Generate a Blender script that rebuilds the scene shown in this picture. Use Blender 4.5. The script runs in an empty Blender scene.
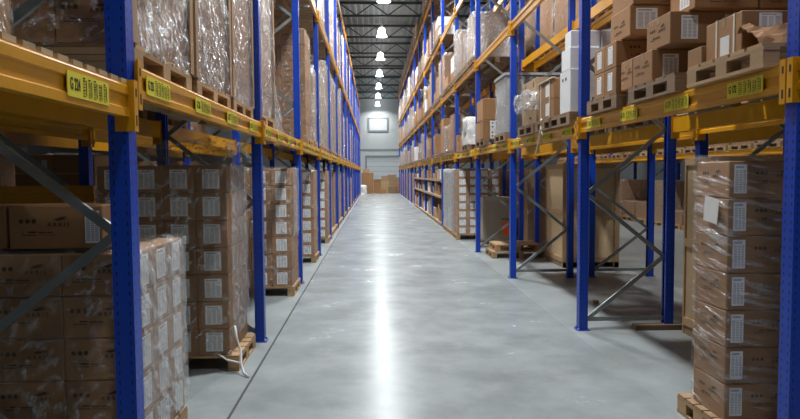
import bpy, bmesh, math, random
from mathutils import Vector, Matrix, noise
R = random.Random(7)
S = bpy.context.scene
COL = S.collection
PI = math.pi

# ------------------------------------------------------------------ helpers
class MB:
    """collects shapes, builds ONE mesh object"""
    def __init__(s): s.v, s.f, s.m = [], [], []
    def add(s, vs, fs, mi=0):
        b = len(s.v); s.v += [tuple(v) for v in vs]
        s.f += [tuple(b + i for i in f) for f in fs]; s.m += [mi] * len(fs); return s
    def box(s, x0, x1, y0, y1, z0, z1, mi=0, M=None):
        vs = [Vector((x, y, z)) for x in (x0, x1) for y in (y0, y1) for z in (z0, z1)]
        if M is not None: vs = [M @ v for v in vs]
        return s.add(vs, [(0,1,3,2),(4,6,7,5),(0,4,5,1),(2,3,7,6),(0,2,6,4),(1,5,7,3)], mi)
    def prism(s, poly, a, b, axis='y', mi=0):
        """poly = [(u, w)] swept from a to b along axis"""
        n = len(poly)
        def P(u, w, t): return {'y': (u, t, w), 'x': (t, u, w), 'z': (u, w, t)}[axis]
        vs = [P(u, w, a) for u, w in poly] + [P(u, w, b) for u, w in poly]
        fs = [(i, (i+1) % n, n + (i+1) % n, n + i) for i in range(n)]
        fs += [tuple(range(n))[::-1], tuple(range(n, 2*n))]
        return s.add(vs, fs, mi)
    def bar(s, p, q, w, h, mi=0, up=(0, 1, 0)):
        p, q = Vector(p), Vector(q); d = (q - p); L = d.length; d.normalize()
        u = Vector(up); a = d.cross(u); a.normalize(); b = a.cross(d)
        M = Matrix.Translation(p) @ Matrix((d, a, b)).transposed().to_4x4()
        return s.box(0, L, -w/2, w/2, -h/2, h/2, mi, M)
    def lathe(s, prof, n=20, mi=0, c=(0, 0, 0)):
        vs = []; fs = []
        for r, z in prof:
            for k in range(n):
                t = 2*PI*k/n; vs.append((c[0]+r*math.cos(t), c[1]+r*math.sin(t), c[2]+z))
        for i in range(len(prof)-1):
            for k in range(n):
                k2 = (k+1) % n; fs.append((i*n+k, i*n+k2, (i+1)*n+k2, (i+1)*n+k))
        return s.add(vs, fs, mi)
    def tube(s, pts, r, n=6, mi=0):
        pts = [Vector(p) for p in pts]; vs = []; fs = []
        for i, p in enumerate(pts):
            d = (pts[min(i+1, len(pts)-1)] - pts[max(i-1, 0)]).normalized()
            a = d.cross(Vector((0.3, 0.2, 1)) if abs(d.z) < .9 else Vector((1, .2, 0))).normalized(); b = d.cross(a)
            for k in range(n):
                t = 2*PI*k/n; vs.append(p + a*r*math.cos(t) + b*r*math.sin(t))
        for i in range(len(pts)-1):
            for k in range(n):
                k2 = (k+1) % n; fs.append((i*n+k, i*n+k2, (i+1)*n+k2, (i+1)*n+k))
        fs += [tuple(range(n))[::-1], tuple(range(len(vs)-n, len(vs)))]
        return s.add(vs, fs, mi)
    def mesh(s, name, mats, smooth=False):
        me = bpy.data.meshes.new(name); me.from_pydata(s.v, [], s.f)
        for m in (mats if isinstance(mats, (list, tuple)) else [mats]): me.materials.append(m)
        for p, mi in zip(me.polygons, s.m): p.material_index = mi; p.use_smooth = smooth
        bm = bmesh.new(); bm.from_mesh(me); bmesh.ops.recalc_face_normals(bm, faces=bm.faces); bm.to_mesh(me); bm.free()
        me.update(); return me
    def build(s, name, mats, parent=None, loc=None, smooth=False):
        return obj(name, s.mesh(name, mats, smooth), parent, loc)

def obj(name, me, parent=None, loc=None, rz=0.0):
    o = bpy.data.objects.new(name, me); COL.objects.link(o)
    if parent is not None: o.parent = parent
    if loc is not None: o.location = loc
    if rz: o.rotation_euler = (0, 0, rz)
    return o

USED = {}
def tag(o, label, cat, group=None, kind=None):
    USED.setdefault(label, []).append(o.name)
    o['label'] = label; o['category'] = cat
    if group: o['group'] = group
    if kind: o['kind'] = kind
    return o
def struct(o, label=None):
    o['kind'] = 'structure'
    if label: o['label'] = label
    return o
def thing(name, loc, rz=0.0):
    return obj(name, None, None, loc, rz)
def copy_tree(o, parent=None):
    c = o.copy(); COL.objects.link(c)
    if parent is not None: c.parent = parent
    for ch in list(o.children): copy_tree(ch, c)
    return c
ORD = ['zeroth','first','second','third','fourth','fifth','sixth','seventh','eighth','ninth','tenth','eleventh','twelfth',
       'thirteenth','fourteenth','fifteenth','sixteenth','seventeenth','eighteenth','nineteenth','twentieth']

# ------------------------------------------------------------------ materials
def mat(name):
    m = bpy.data.materials.new(name); m.use_nodes = True
    nt = m.node_tree; b = nt.nodes['Principled BSDF']
    return m, nt, b
def N(nt, t, **kw):
    n = nt.nodes.new(t)
    for k, v in kw.items():
        if k in n.inputs: n.inputs[k].default_value = v
        else: setattr(n, k, v)
    return n
def math_(nt, op, a, b=None):
    n = nt.nodes.new('ShaderNodeMath'); n.operation = op
    for i, x in enumerate((a, b)):
        if x is None: continue
        if isinstance(x, (int, float)): n.inputs[i].default_value = x
        else: nt.links.new(x, n.inputs[i])
    return n.outputs[0]
def mixc(nt, fac, a, b, blend='MIX'):
    n = nt.nodes.new('ShaderNodeMix'); n.data_type = 'RGBA'; n.blend_type = blend
    for sock, x in ((n.inputs[0], fac), (n.inputs[6], a), (n.inputs[7], b)):
        if isinstance(x, (int, float)): sock.default_value = x
        elif isinstance(x, tuple): sock.default_value = (*x, 1) if len(x) == 3 else x
        else: nt.links.new(x, sock)
    return n.outputs[2]
def ramp(nt, fac, stops):
    n = nt.nodes.new('ShaderNodeValToRGB'); nt.links.new(fac, n.inputs[0]); n.color_ramp.interpolation = 'EASE'
    while len(n.color_ramp.elements) < len(stops): n.color_ramp.elements.new(.5)
    for e, (p, c) in zip(n.color_ramp.elements, stops):
        e.position = p; e.color = (c, c, c, 1) if isinstance(c, (int, float)) else (*c, 1)
    return n.outputs[0]
def objnoise(nt, scale, detail=3, sc=(1, 1, 1), rot=(0, 0, 0), coord='Object', rough=.5, tex=False):
    tc = nt.nodes.new('ShaderNodeTexCoord'); mp = nt.nodes.new('ShaderNodeMapping')
    if tex: mp.vector_type = 'TEXTURE'; sc = tuple(1/x for x in sc)
    mp.inputs['Scale'].default_value = sc; mp.inputs['Rotation'].default_value = rot
    nt.links.new(tc.outputs[coord], mp.inputs[0])
    n = N(nt, 'ShaderNodeTexNoise', Scale=scale, Detail=detail, Roughness=rough); nt.links.new(mp.outputs[0], n.inputs[0])
    return n.outputs[0]
def bump(nt, b, h, strength=.3, dist=.01):
    n = N(nt, 'ShaderNodeBump', Strength=strength, Distance=dist); nt.links.new(h, n.inputs['Height'])
    nt.links.new(n.outputs[0], b.inputs['Normal'])
def simple(name, c, rough=.5, metal=0.0, var=.12, scale=6, randv=0.0):
    m, nt, b = mat(name)
    nz = objnoise(nt, scale, 4)
    col = mixc(nt, nz, tuple(x*(1-var) for x in c), tuple(min(1, x*(1+var)) for x in c))
    if randv:
        oi = nt.nodes.new('ShaderNodeObjectInfo')
        f = math_(nt, 'ADD', math_(nt, 'MULTIPLY', oi.outputs['Random'], 2*randv), 1-randv)
        cv = nt.nodes.new('ShaderNodeVectorMath'); cv.operation = 'SCALE'
        nt.links.new(col, cv.inputs[0]); nt.links.new(f, cv.inputs['Scale']); col = cv.outputs[0]
    nt.links.new(col, b.inputs['Base Color'])
    b.inputs['Roughness'].default_value = rough; b.inputs['Metallic'].default_value = metal
    return m

M = {}
# blue upright paint with two columns of dark punched slots
m, nt, b = mat('blue_paint'); M['blue'] = m
tc = nt.nodes.new('ShaderNodeTexCoord'); sp = nt.nodes.new('ShaderNodeSeparateXYZ'); nt.links.new(tc.outputs['Object'], sp.inputs[0])
gn = nt.nodes.new('ShaderNodeNewGeometry'); sn = nt.nodes.new('ShaderNodeSeparateXYZ'); nt.links.new(tc.outputs['Normal'], sn.inputs[0])
fz = math_(nt, 'ABSOLUTE', math_(nt, 'SUBTRACT', math_(nt, 'FRACT', math_(nt, 'MULTIPLY', sp.outputs[2], 20)), .5))
inz = math_(nt, 'LESS_THAN', fz, .2)
def slot(ax, nx, off, hw):
    a = math_(nt, 'LESS_THAN', math_(nt, 'ABSOLUTE', math_(nt, 'SUBTRACT', math_(nt, 'ABSOLUTE', sp.outputs[ax]), off)), hw)
    n_ = math_(nt, 'GREATER_THAN', math_(nt, 'ABSOLUTE', sn.outputs[nx]), .7)
    return math_(nt, 'MULTIPLY', math_(nt, 'MULTIPLY', a, n_), inz)
holes = math_(nt, 'MAXIMUM', slot(1, 0, .027, .006), slot(0, 1, .03, .0035))
nz = objnoise(nt, 5, 4)
bl = mixc(nt, nz, (.003, .042, .40), (.005, .062, .50))
nt.links.new(mixc(nt, holes, bl, (.004, .008, .04)), b.inputs['Base Color']); b.inputs['Roughness'].default_value = .38
M['orange'] = simple('orange_enamel', (.62, .285, .006), .33, 0, .15, 4)
M['galv'] = simple('galvanised_steel', (.30, .33, .33), .45, .75, .2, 9)
M['bolt'] = simple('bolt_zinc', (.6, .6, .58), .35, .9, .1, 9)
M['label'] = simple('label_yellow', (.72, .62, .03), .55, 0, .08, 5)
M['ink'] = simple('black_ink', (.02, .018, .016), .7, 0, .1, 9)
M['printink'] = simple('carton_print', (.055, .035, .022), .8, 0, .1, 9)
M['white'] = simple('white_paper', (.72, .72, .70), .7, 0, .05, 5)
M['whitebox'] = simple('white_carton', (.78, .79, .80), .6, 0, .05, 5, .06)
M['redink'] = simple('red_ink', (.62, .05, .04), .6, 0, .1, 5)
M['orangelabel'] = simple('orange_sticker', (.85, .13, .02), .6, 0, .08, 5)
M['strap'] = simple('white_strap', (.70, .66, .55), .4, 0, .08, 5)
M['tape'] = simple('parcel_tape', (.40, .27, .15), .25, 0, .08, 5)
M['board'] = simple('edge_board', (.36, .22, .12), .8, 0, .15, 7)
M['greyfilm'] = simple('grey_opaque_wrap', (.36, .38, .39), .35, 0, .15, 5)
M['greytop'] = simple('grey_card', (.38, .38, .37), .6, 0, .06, 5)
M['whitebag'] = simple('white_plastic', (.75, .75, .73), .3, 0, .08, 6)
M['truss'] = simple('grey_steel_paint', (.055, .068, .075), .55, .2, .15, 3)
M['lamp_metal'] = simple('lamp_aluminium', (.5, .5, .5), .4, .8, .1, 5)
M['pipe'] = simple('red_pipe', (.35, .04, .04), .45, 0, .1, 3)
def carton_mat(name, c):
    m, nt, b = mat(name)
    nz = objnoise(nt, 3.5, 4); fine = objnoise(nt, 60, 2, (1, 1, .1))
    col = mixc(nt, nz, tuple(x*.86 for x in c), tuple(x*1.12 for x in c))
    col = mixc(nt, math_(nt, 'MULTIPLY', fine, .25), col, tuple(x*.7 for x in c))
    oi = nt.nodes.new('ShaderNodeObjectInfo')
    f = math_(nt, 'ADD', math_(nt, 'MULTIPLY', oi.outputs['Random'], .3), .85)
    cv = nt.nodes.new('ShaderNodeVectorMath'); cv.operation = 'SCALE'
    nt.links.new(col, cv.inputs[0]); nt.links.new(f, cv.inputs['Scale'])
    nt.links.new(cv.outputs[0], b.inputs['Base Color']); b.inputs['Roughness'].default_value = .72
    bump(nt, b, objnoise(nt, 7, 4), .25, .01)
    return m
M['carton'] = carton_mat('brown_cardboard', (.335, .175, .074))
M['carton2'] = carton_mat('pale_cardboard', (.40, .27, .15))
def wood_mat(name, c1, c2):
    m, nt, b = mat(name)
    nz = objnoise(nt, 9, 5, (1, 1, 1)); st = objnoise(nt, 22, 4, (.25, .25, 3))
    oi = nt.nodes.new('ShaderNodeObjectInfo')
    col = mixc(nt, st, c1, c2); col = mixc(nt, math_(nt, 'MULTIPLY', nz, .35), col, tuple(x*.5 for x in c1))
    f = math_(nt, 'ADD', math_(nt, 'MULTIPLY', oi.outputs['Random'], .4), .8)
    cv = nt.nodes.new('ShaderNodeVectorMath'); cv.operation = 'SCALE'
    nt.links.new(col, cv.inputs[0]); nt.links.new(f, cv.inputs['Scale'])
    nt.links.new(cv.outputs[0], b.inputs['Base Color']); b.inputs['Roughness'].default_value = .78
    bump(nt, b, st, .3, .004); return m
M['wood'] = wood_mat('pallet_wood', (.36, .22, .11), (.52, .35, .19))
M['darkwood'] = wood_mat('weathered_wood', (.20, .13, .075), (.31, .205, .12))
M['ply'] = wood_mat('plywood', (.42, .29, .16), (.50, .36, .21))
M['paleply'] = wood_mat('pale_plywood', (.42, .36, .27), (.50, .43, .33))
# printed shipping sticker: columns of grey text on white paper (generated coords, sticker lies in local XZ)
m, nt, b = mat('shipping_sticker'); M['sticker'] = m
tc = nt.nodes.new('ShaderNodeTexCoord'); sp = nt.nodes.new('ShaderNodeSeparateXYZ'); nt.links.new(tc.outputs['Generated'], sp.inputs[0])
u, w = sp.outputs[0], sp.outputs[2]
def band(x, a, c): return math_(nt, 'MULTIPLY', math_(nt, 'GREATER_THAN', x, a), math_(nt, 'LESS_THAN', x, c))
cols = math_(nt, 'MAXIMUM', math_(nt, 'MAXIMUM', band(u, .10, .34), band(u, .42, .62)), band(u, .70, .90))
rows = math_(nt, 'LESS_THAN', math_(nt, 'FRACT', math_(nt, 'MULTIPLY', w, 17)), .55)
body = math_(nt, 'MULTIPLY', math_(nt, 'MULTIPLY', cols, rows), band(w, .07, .80))
head = math_(nt, 'MULTIPLY', band(u, .1, .75), band(w, .87, .94))
ink = math_(nt, 'MULTIPLY', math_(nt, 'MAXIMUM', body, head), .6)
nt.links.new(mixc(nt, ink, (.86, .87, .88), (.09, .095, .11)), b.inputs['Base Color']); b.inputs['Roughness'].default_value = .5
# stretch film
def film_mat(name, base, amp, tint, bs=.9, sc=18, stretch=(1, 1, .22), rot=(.75, .75, 0)):
    m, nt, b = mat(name); out = nt.nodes['Material Output']
    s1 = objnoise(nt, sc, 4, stretch, rot, tex=True); s2 = objnoise(nt, sc*.5, 4, (1, 1, .4), (-.6, -.6, .2), tex=True); s3 = objnoise(nt, 2.5, 3)
    h = math_(nt, 'ADD', s1, math_(nt, 'MULTIPLY', s2, .45))
    f1 = ramp(nt, s1, [(.48, 0.0), (.66, 1.0)]); f2 = ramp(nt, s3, [(.35, .35), (.65, 1.0)])
    fac = math_(nt, 'ADD', base, math_(nt, 'MULTIPLY', math_(nt, 'MULTIPLY', f1, f2), amp))
    tr = nt.nodes.new('ShaderNodeBsdfTransparent')
    b.inputs['Base Color'].default_value = (*tint, 1); b.inputs['Roughness'].default_value = .2
    bn = N(nt, 'ShaderNodeBump', Strength=bs, Distance=.09); nt.links.new(h, bn.inputs['Height']); nt.links.new(bn.outputs[0], b.inputs['Normal'])
    gl = N(nt, 'ShaderNodeBsdfGlossy', Roughness=.16); gl.inputs['Color'].default_value = (.95, .97, 1, 1); nt.links.new(bn.outputs[0], gl.inputs['Normal'])
    mx0 = N(nt, 'ShaderNodeMixShader', Fac=.38); nt.links.new(b.outputs[0], mx0.inputs[1]); nt.links.new(gl.outputs[0], mx0.inputs[2])
    mx = nt.nodes.new('ShaderNodeMixShader'); nt.links.new(fac, mx.inputs[0])
    nt.links.new(tr.outputs[0], mx.inputs[1]); nt.links.new(mx0.outputs[0], mx.inputs[2]); nt.links.new(mx.outputs[0], out.inputs[0])
    return m
M['film'] = film_mat('clear_stretch_film', .06, .48, (.78, .79, .80), .9, 20, (1, 1, .15))
M['filmh'] = film_mat('clear_stretch_film_banded', .06, .50, (.75, .76, .77), .9, 15, (.22, .22, 1.6), (.18, .18, 0))
M['filmmid'] = film_mat('doubled_stretch_film', .16, .50, (.80, .80, .81), .9, 18, (1, 1, .15))
M['filmheavy'] = film_mat('layered_stretch_film', .30, .70, (.80, .80, .81), 1.0, 24, (1, 1, .13))
# concrete
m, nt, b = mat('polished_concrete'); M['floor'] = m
big = objnoise(nt, .35, 5, (1, .6, 1)); mid = objnoise(nt, 1.3, 7, (1, 1, 1), (0, 0, .4), rough=.62); fine = objnoise(nt, 40, 3)
scr = objnoise(nt, 1.9, 6, (1, 1.2, 1), (0, 0, .9), rough=.6)
col = mixc(nt, ramp(nt, big, [(.1, .0), (.9, 1.0)]), (.265, .305, .315), (.365, .40, .405))
col = mixc(nt, math_(nt, 'MULTIPLY', ramp(nt, mid, [(.28, 1.0), (.66, 0.0)]), .62), col, (.185, .195, .19))
col = mixc(nt, math_(nt, 'MULTIPLY', ramp(nt, scr, [(.45, .0), (.75, 1.0)]), .45), col, (.44, .46, .46))
col = mixc(nt, math_(nt, 'MULTIPLY', fine, .12), col, (.2, .2, .2))
tc = nt.nodes.new('ShaderNodeTexCoord'); sp = nt.nodes.new('ShaderNodeSeparateXYZ'); nt.links.new(tc.outputs['Object'], sp.inputs[0])
def line(sock, at, hw): return math_(nt, 'LESS_THAN', math_(nt, 'ABSOLUTE', math_(nt, 'SUBTRACT', sock, at)), hw)
# saw-cut joints: one along the aisle beside the racks, a few across
jl = line(sp.outputs[0], -1.10, .011)
jj = jl
col = mixc(nt, math_(nt, 'MULTIPLY', jj, .85), col, (.05, .05, .05))
# the aisle strip is polished by traffic, the strips under the racks are duller
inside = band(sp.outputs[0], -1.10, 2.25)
col = mixc(nt, ramp(nt, math_(nt, 'DIVIDE', math_(nt, 'ADD', math_(nt, 'SUBTRACT', sp.outputs[0], 2.2), math_(nt, 'MULTIPLY', math_(nt, 'SUBTRACT', mid, .5), 1.2)), 2.0), [(0.0, 0.0), (.9, .7)]), col, mixc(nt, mid, (.14, .135, .12), (.27, .265, .25)))  # dusty tone darkened to paint in the shade under the right rack
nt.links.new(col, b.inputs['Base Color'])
ro = math_(nt, 'ADD', .13, math_(nt, 'MULTIPLY', mid, .22))
ro = math_(nt, 'ADD', ro, math_(nt, 'MULTIPLY', math_(nt, 'SUBTRACT', 1.0, inside), .12))
nt.links.new(ro, b.inputs['Roughness']); b.inputs['Specular IOR Level'].default_value = .12
bump(nt, b, objnoise(nt, 5.0, 2), .05, .01)
M['deck'] = simple('roof_deck_steel', (.30, .33, .34), .5, .1, .2, 2)
m, nt, b = mat('white_panel_wall'); M['wall'] = m
tc = nt.nodes.new('ShaderNodeTexCoord'); sp = nt.nodes.new('ShaderNodeSeparateXYZ'); nt.links.new(tc.outputs['Object'], sp.inputs[0])
seam = math_(nt, 'LESS_THAN', math_(nt, 'FRACT', math_(nt, 'ADD', sp.outputs[2], .35)), .03)
nt.links.new(mixc(nt, math_(nt, 'MULTIPLY', seam, .35), mixc(nt, objnoise(nt, .8, 3), (.62, .66, .67), (.70, .73, .73)), (.35, .37, .37)), b.inputs['Base Color'])
b.inputs['Roughness'].default_value = .5
M['sidewall'] = simple('grey_side_cladding', (.13, .14, .145), .6, 0, .1, 2)
M['doorgrey'] = simple('dock_door_panel', (.68, .72, .74), .45, 0, .06, 2)
M['framegrey'] = simple('grey_trim_paint', (.28, .32, .34), .5, 0, .06, 2)
m, nt, b = mat('lamp_glow'); M['glow'] = m
b.inputs['Base Color'].default_value = (.9, .9, .9, 1); b.inputs['Emission Color'].default_value = (.93, .98, 1, 1); b.inputs['Emission Strength'].default_value = 40
m, nt, b = mat('lamp_shade_glow'); M['shadeglow'] = m
b.inputs['Base Color'].default_value = (.9, .9, .9, 1); b.inputs['Emission Color'].default_value = (.93, .98, 1, 1); b.inputs['Emission Strength'].default_value = 9

# ------------------------------------------------------------------ room
XL, XR, YN, YF, ZC = -9.0, 14.0, -7.0, 71.0, 10.6
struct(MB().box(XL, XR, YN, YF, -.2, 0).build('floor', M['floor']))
cm = MB()
prof = []
x = XL
while x < XR:
    prof += [(x, ZC), (x+.12, ZC), (x+.16, ZC+.07), (x+.28, ZC+.07)]; x += .32
poly = prof + [(XR+.2, ZC+.12), (XL, ZC+.12)]
n = len(prof)
vs = [(u, YN, w) for u, w in prof] + [(u, YF, w) for u, w in prof]
cm.add(vs, [(i, i+1, n+i+1, n+i) for i in range(n-1)])
cm.box(XL, XR, YN, YF, ZC+.09, ZC+.16)
struct(cm.build('ceiling', M['deck']))
DX0, DX1, DZ = -.75, 3.05, 3.72
w = MB()
w.box(XL, DX0, YF, YF+.2, 0, ZC+.1); w.box(DX1, XR, YF, YF+.2, 0, ZC+.1); w.box(DX0, DX1, YF, YF+.2, DZ, ZC+.1)
struct(w.build('wall_far', M['wall']))
struct(MB().box(XL-.2, XL, YN, YF, 0, ZC+.1).build('wall_left', M['sidewall']))
struct(MB().box(XR, XR+.2, YN, YF, 0, ZC+.1).build('wall_right', M['sidewall']))
struct(MB().box(XL, XR, YN-.2, YN, 0, ZC+.1).build('wall_near', M['sidewall']))
d = struct(MB().box(DX0, DX1, YF+.06, YF+.12, 0, DZ).build('door_1', M['doorgrey']))
pm = MB()
for k in range(1, 7): pm.box(DX0, DX1, YF+.05, YF+.065, k*.53-.012, k*.53+.012)
pm.build('panel_joint', M['framegrey'], d)
fm = MB(); fm.box(DX0-.16, DX0, YF-.05, YF+.06, 0, DZ+.16); fm.box(DX1, DX1+.16, YF-.05, YF+.06, 0, DZ+.16); fm.box(DX0, DX1, YF-.05, YF+.06, DZ, DZ+.16)
fm.build('door_frame', M['framegrey'], d)
struct(MB().box(XL, XR, YF-.05, YF, 4.42, 4.58).build('trim_1', M['framegrey']))
# square framed panel high on the far wall
pn = thing('wall_panel', (.53, YF-.02, 6.47)); tag(pn, 'square grey framed panel on the white wall above the dock door', 'panel')
f = MB(); f.box(-1.13, -.95, -.06, 0, 0, 1.56); f.box(.95, 1.13, -.06, 0, 0, 1.56); f.box(-.95, .95, -.06, 0, 0, .18); f.box(-.95, .95, -.06, 0, 1.38, 1.56)
f.build('frame', M['framegrey'], pn); MB().box(-.95, .95, -.03, -.005, .18, 1.38).build('panel', M['doorgrey'], pn)
tag(MB().tube([(-1.55, YF-.12, 0), (-1.55, YF-.12, 10.2)], .07, 8).build('sprinkler_pipe', M['pipe']), 'thin red sprinkler pipe rising up the far wall', 'pipe')

# roof trusses
def truss_mesh():
    pass
V = 1.6
dg_me = None
top_me = MB().box(XL, XR, -.06, .06, 10.42, 10.54).mesh('top_chord', M['truss'])
bot_me = MB().box(XL, XR, -.05, .05, 9.78, 9.88).mesh('bottom_chord', M['truss'])
da_me = MB().bar((0, 0, 10.42), (V/2, 0, 9.86), .05, .05).mesh('web_member', M['truss'])
db_me = MB().bar((V/2, 0, 9.86), (V, 0, 10.42), .05, .05).mesh('web_member', M['truss'])
for k in range(-2, 8):
    y = 33 + 5.03*k
    t = thing('roof_truss', (0, y, 0)); tag(t, f'grey steel roof truss under the deck, {ORD[k+3]} counted away from the camera', 'truss', 'roof trusses')
    obj('top_chord', top_me, t); obj('bottom_chord', bot_me, t)
    for j in range(-5, 8):
        for me in (da_me, db_me):
            o = obj('web_member', me, t); o.location.x = j*V + .2*(k % 2)
# lengthwise roof struts
for i, xx in enumerate((-2.6, 3.9)):
    tag(MB().box(xx-.05, xx+.05, 18, YF, 9.89, 9.97).build('roof_strut', M['truss']), f'long grey steel strut running lengthwise above the {"left" if i == 0 else "right"} rack', 'strut', 'lengthwise roof struts')

# lamps
LAMPZ = 9.3
refl_me = MB().lathe([(.05, .42), (.16, .38), (.235, .26), (.25, .12), (.22, 0), (.28, -.04), (.36, -.15), (.355, -.15), (.27, -.03), (.21, .0), (.24, .12)], 28).mesh('lamp_shade', M['shadeglow'], True)
bulb_me = MB().lathe([(.001, .22), (.10, .17), (.15, .08), (.15, 0), (.10, -.08), (.001, -.12)], 20).mesh('bulb', M['glow'], True)
hous_me = MB().lathe([(.001, .66), (.09, .66), (.10, .64), (.10, .44), (.05, .40), (.001, .40)], 18).mesh('ballast_housing', M['lamp_metal'], True)
cab_me = MB().tube([(0, 0, .66), (0, 0, 1.24)], .012, 6).mesh('hanging_rod', M['lamp_metal'])
def lamp(x, y, label, power, group):
    t = thing('high_bay_lamp', (x, y, LAMPZ)); tag(t, label, 'lamp', group)
    obj('lamp_shade', refl_me, t); obj('bulb', bulb_me, t); obj('ballast_housing', hous_me, t); obj('hanging_rod', cab_me, t)
    ld = bpy.data.lights.new('lamp_light', 'AREA'); ld.shape = 'DISK'; ld.size = .6; ld.energy = power; ld.color = (.95, .985, 1.0); ld.spread = math.radians(158)
    for o in t.children: o.scale = (.82, .82, .82)
    for o in t.children:
        if o.name.startswith('hanging_rod'): o.scale = (1, 1, 1)
    o = obj('lamp_light', ld, t); o.location = (0, 0, -.2)
    return t
LP = 420
for k in range(0, 11):
    y = .05 + 6.95*k
    lamp(.5, y, f'glowing high bay lamp hanging over the aisle, {ORD[k+1]} counted from the camera end', (LP if k else LP*.2) if k < 10 else LP*.28, 'aisle lamps')
for k in range(0, 6):
    lamp(7.0, 2.0 + 8.0*k, f'high bay lamp over the neighbouring aisle behind the right rack, {ORD[k+1]} along', LP*.4, 'neighbour aisle lamps')

# ------------------------------------------------------------------ racks
XFR, XBR, XFL, XBL = 2.39, 3.39, -1.25, -2.25
X2F, X2B = 3.76, 4.80
PITCH = 3.7
YR = lambda k: 3.52 + PITCH*k          # right frames, k = 0 is P0
YLf = lambda k: 3.26 + PITCH*k         # left frames, k = 0 is the near one
post_cache = {}
def post_mesh(h):
    if h not in post_cache:
        a, t = .05, .007
        poly = [(-a, -a), (-a, a), (a, a), (a, .022), (a-t, .022), (a-t, a-t), (-a+t, a-t), (-a+t, -a+t), (a-t, -a+t), (a-t, -.022), (a, -.022), (a, -a)]
        post_cache[h] = MB().prism(poly, 0.006, h, 'z').mesh('post', M['blue'])
    return post_cache[h]
plate_me = MB().box(-.075, .075, -.07, .07, 0, .008).mesh('base_plate', M['blue'])
bolt_me = MB().lathe([(.001, .03), (.011, .03), (.011, .008), (.001, .008)], 6).mesh('anchor_bolt', M['bolt'])
brace_cache = {}
def brace_mesh(w, z0, z1):
    k = (round(w, 3), round(z0-z1, 3))
    if k not in brace_cache:
        b_ = MB(); p, q = (0, 0, 0), (w, 0, z1-z0)
        b_.bar(p, q, .045, .006); 
        d = Vector(q).normalized(); nrm = Vector((-d.z, 0, d.x))
        for s_ in (-1, 1):
            o_ = nrm*(.0195*s_); b_.bar(Vector(p)+o_+Vector((0, .012, 0)), Vector(q)+o_+Vector((0, .012, 0)), .006, .028)
        brace_cache[k] = b_.mesh('brace', M['galv'])
    return brace_cache[k]
def frame(xf, xb, y, h, label, group, braces=True, bz=.11, bp=.73):
    """upright frame: two posts tied by a zigzag of braces"""
    s = 1 if xb > xf else -1
    t = thing('upright_frame', (xf, y, 0)); tag(t, label, 'rack frame', group)
    dx = xb-xf
    for x, rot in ((0, 0 if s > 0 else PI), (dx, PI if s > 0 else 0)):
        p = obj('post', post_mesh(h), t, (x, 0, 0), rot)
        obj('base_plate', plate_me, p)
        for sy in (-.055, .055): obj('anchor_bolt', bolt_me, p, (-.058, sy, 0))
    if braces:
        a, c = .045*s, dx-.045*s
        o = obj('brace', brace_mesh(c-a, 0, 0), t, (a, 0, .12))
        z, side, k = bz, 0, 0
        while z + bp + .02 < h:
            z2 = z + bp
            o = obj('brace', brace_mesh(c-a, 0, bp) if side == 0 else brace_mesh(a-c, 0, bp), t, (a if side == 0 else c, 0, z))
            z, side = z2, 1-side
    return t
KR, KL = 15, 15
for k in range(KR+1):
    frame(XFR, XBR, YR(k), 8.92, f'blue upright frame on the right of the aisle, {ORD[k+1]} counted from the camera', 'right rack frames')
for k in range(KL+1):
    frame(XFL, XBL, YLf(k), 8.15, f'blue upright frame on the left of the aisle, {ORD[k+1]} counted from the camera', 'left rack frames', True, .09, .715)
for k in range(6):
    frame(X2F, X2B, YR(k), 7.5, f'dark blue upright frame of the second row behind the right rack, {ORD[k+1]} along', 'second row frames')
for k in range(1, 4):
    frame(-3.06, -4.06, YLf(k), 7.5, f'dark blue upright frame of the row behind the left rack, {ORD[k]} along', 'frames behind the left rack')
for k in range(1, 9):
    frame(9.65, 10.65, YR(k), 7.5, f'blue upright frame across the neighbouring aisle, {ORD[k]} along', 'far aisle frames')

# shelf beams (the orange load beams)
BL = PITCH - .1 - .014
bx = [(-.026, -.08), (-.026, -.042), (-.014, -.034), (-.014, .020), (-.026, .028), (-.026, .066), (-.020, .074), (-.020, .08), (.026, .08), (.026, -.08)]
beam_me = MB().prism(bx, -BL/2, BL/2, 'y').mesh('shelf_beam', M['orange'])
def conn(e):
    c = MB(); ya = e*BL/2; yb = ya + e*.006
    c.box(-.045, .045, min(ya, yb), max(ya, yb), -.15, .10)
    y0, y1 = sorted((ya + e*.0, ya + e*.05)); c.box(-.052, -.045, y0, y1, -.15, .10)
    c.box(-.0535, -.052, y0+.015, y0+.03, -.12, -.07, 1); c.box(-.0535, -.052, y0+.015, y0+.03, .02, .06, 1)
    return c.mesh('end_connector', [M['orange'], M['ink']])
cme = {1: conn(1), -1: conn(-1)}
LW, LH = .39, .10
plate_l = MB().box(-LW/2, LW/2, -.004, 0, -LH/2, LH/2).mesh('location_label', M['label'])
code = MB()
for j in range(5):
    x0 = -.06 + j*.05
    z = -.038
    rr = random.Random(j)
    while z < .036:
        h = rr.choice((.002, .003, .005)); code.box(x0, x0+.019, -.0055, -.0042, z, z+h); z += h + rr.choice((.006, .009))
    code.box(x0+.027, x0+.031, -.0055, -.0042, -.034, .03)
code_me = code.mesh('barcode', M['ink'])
font_cache = {}
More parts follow.
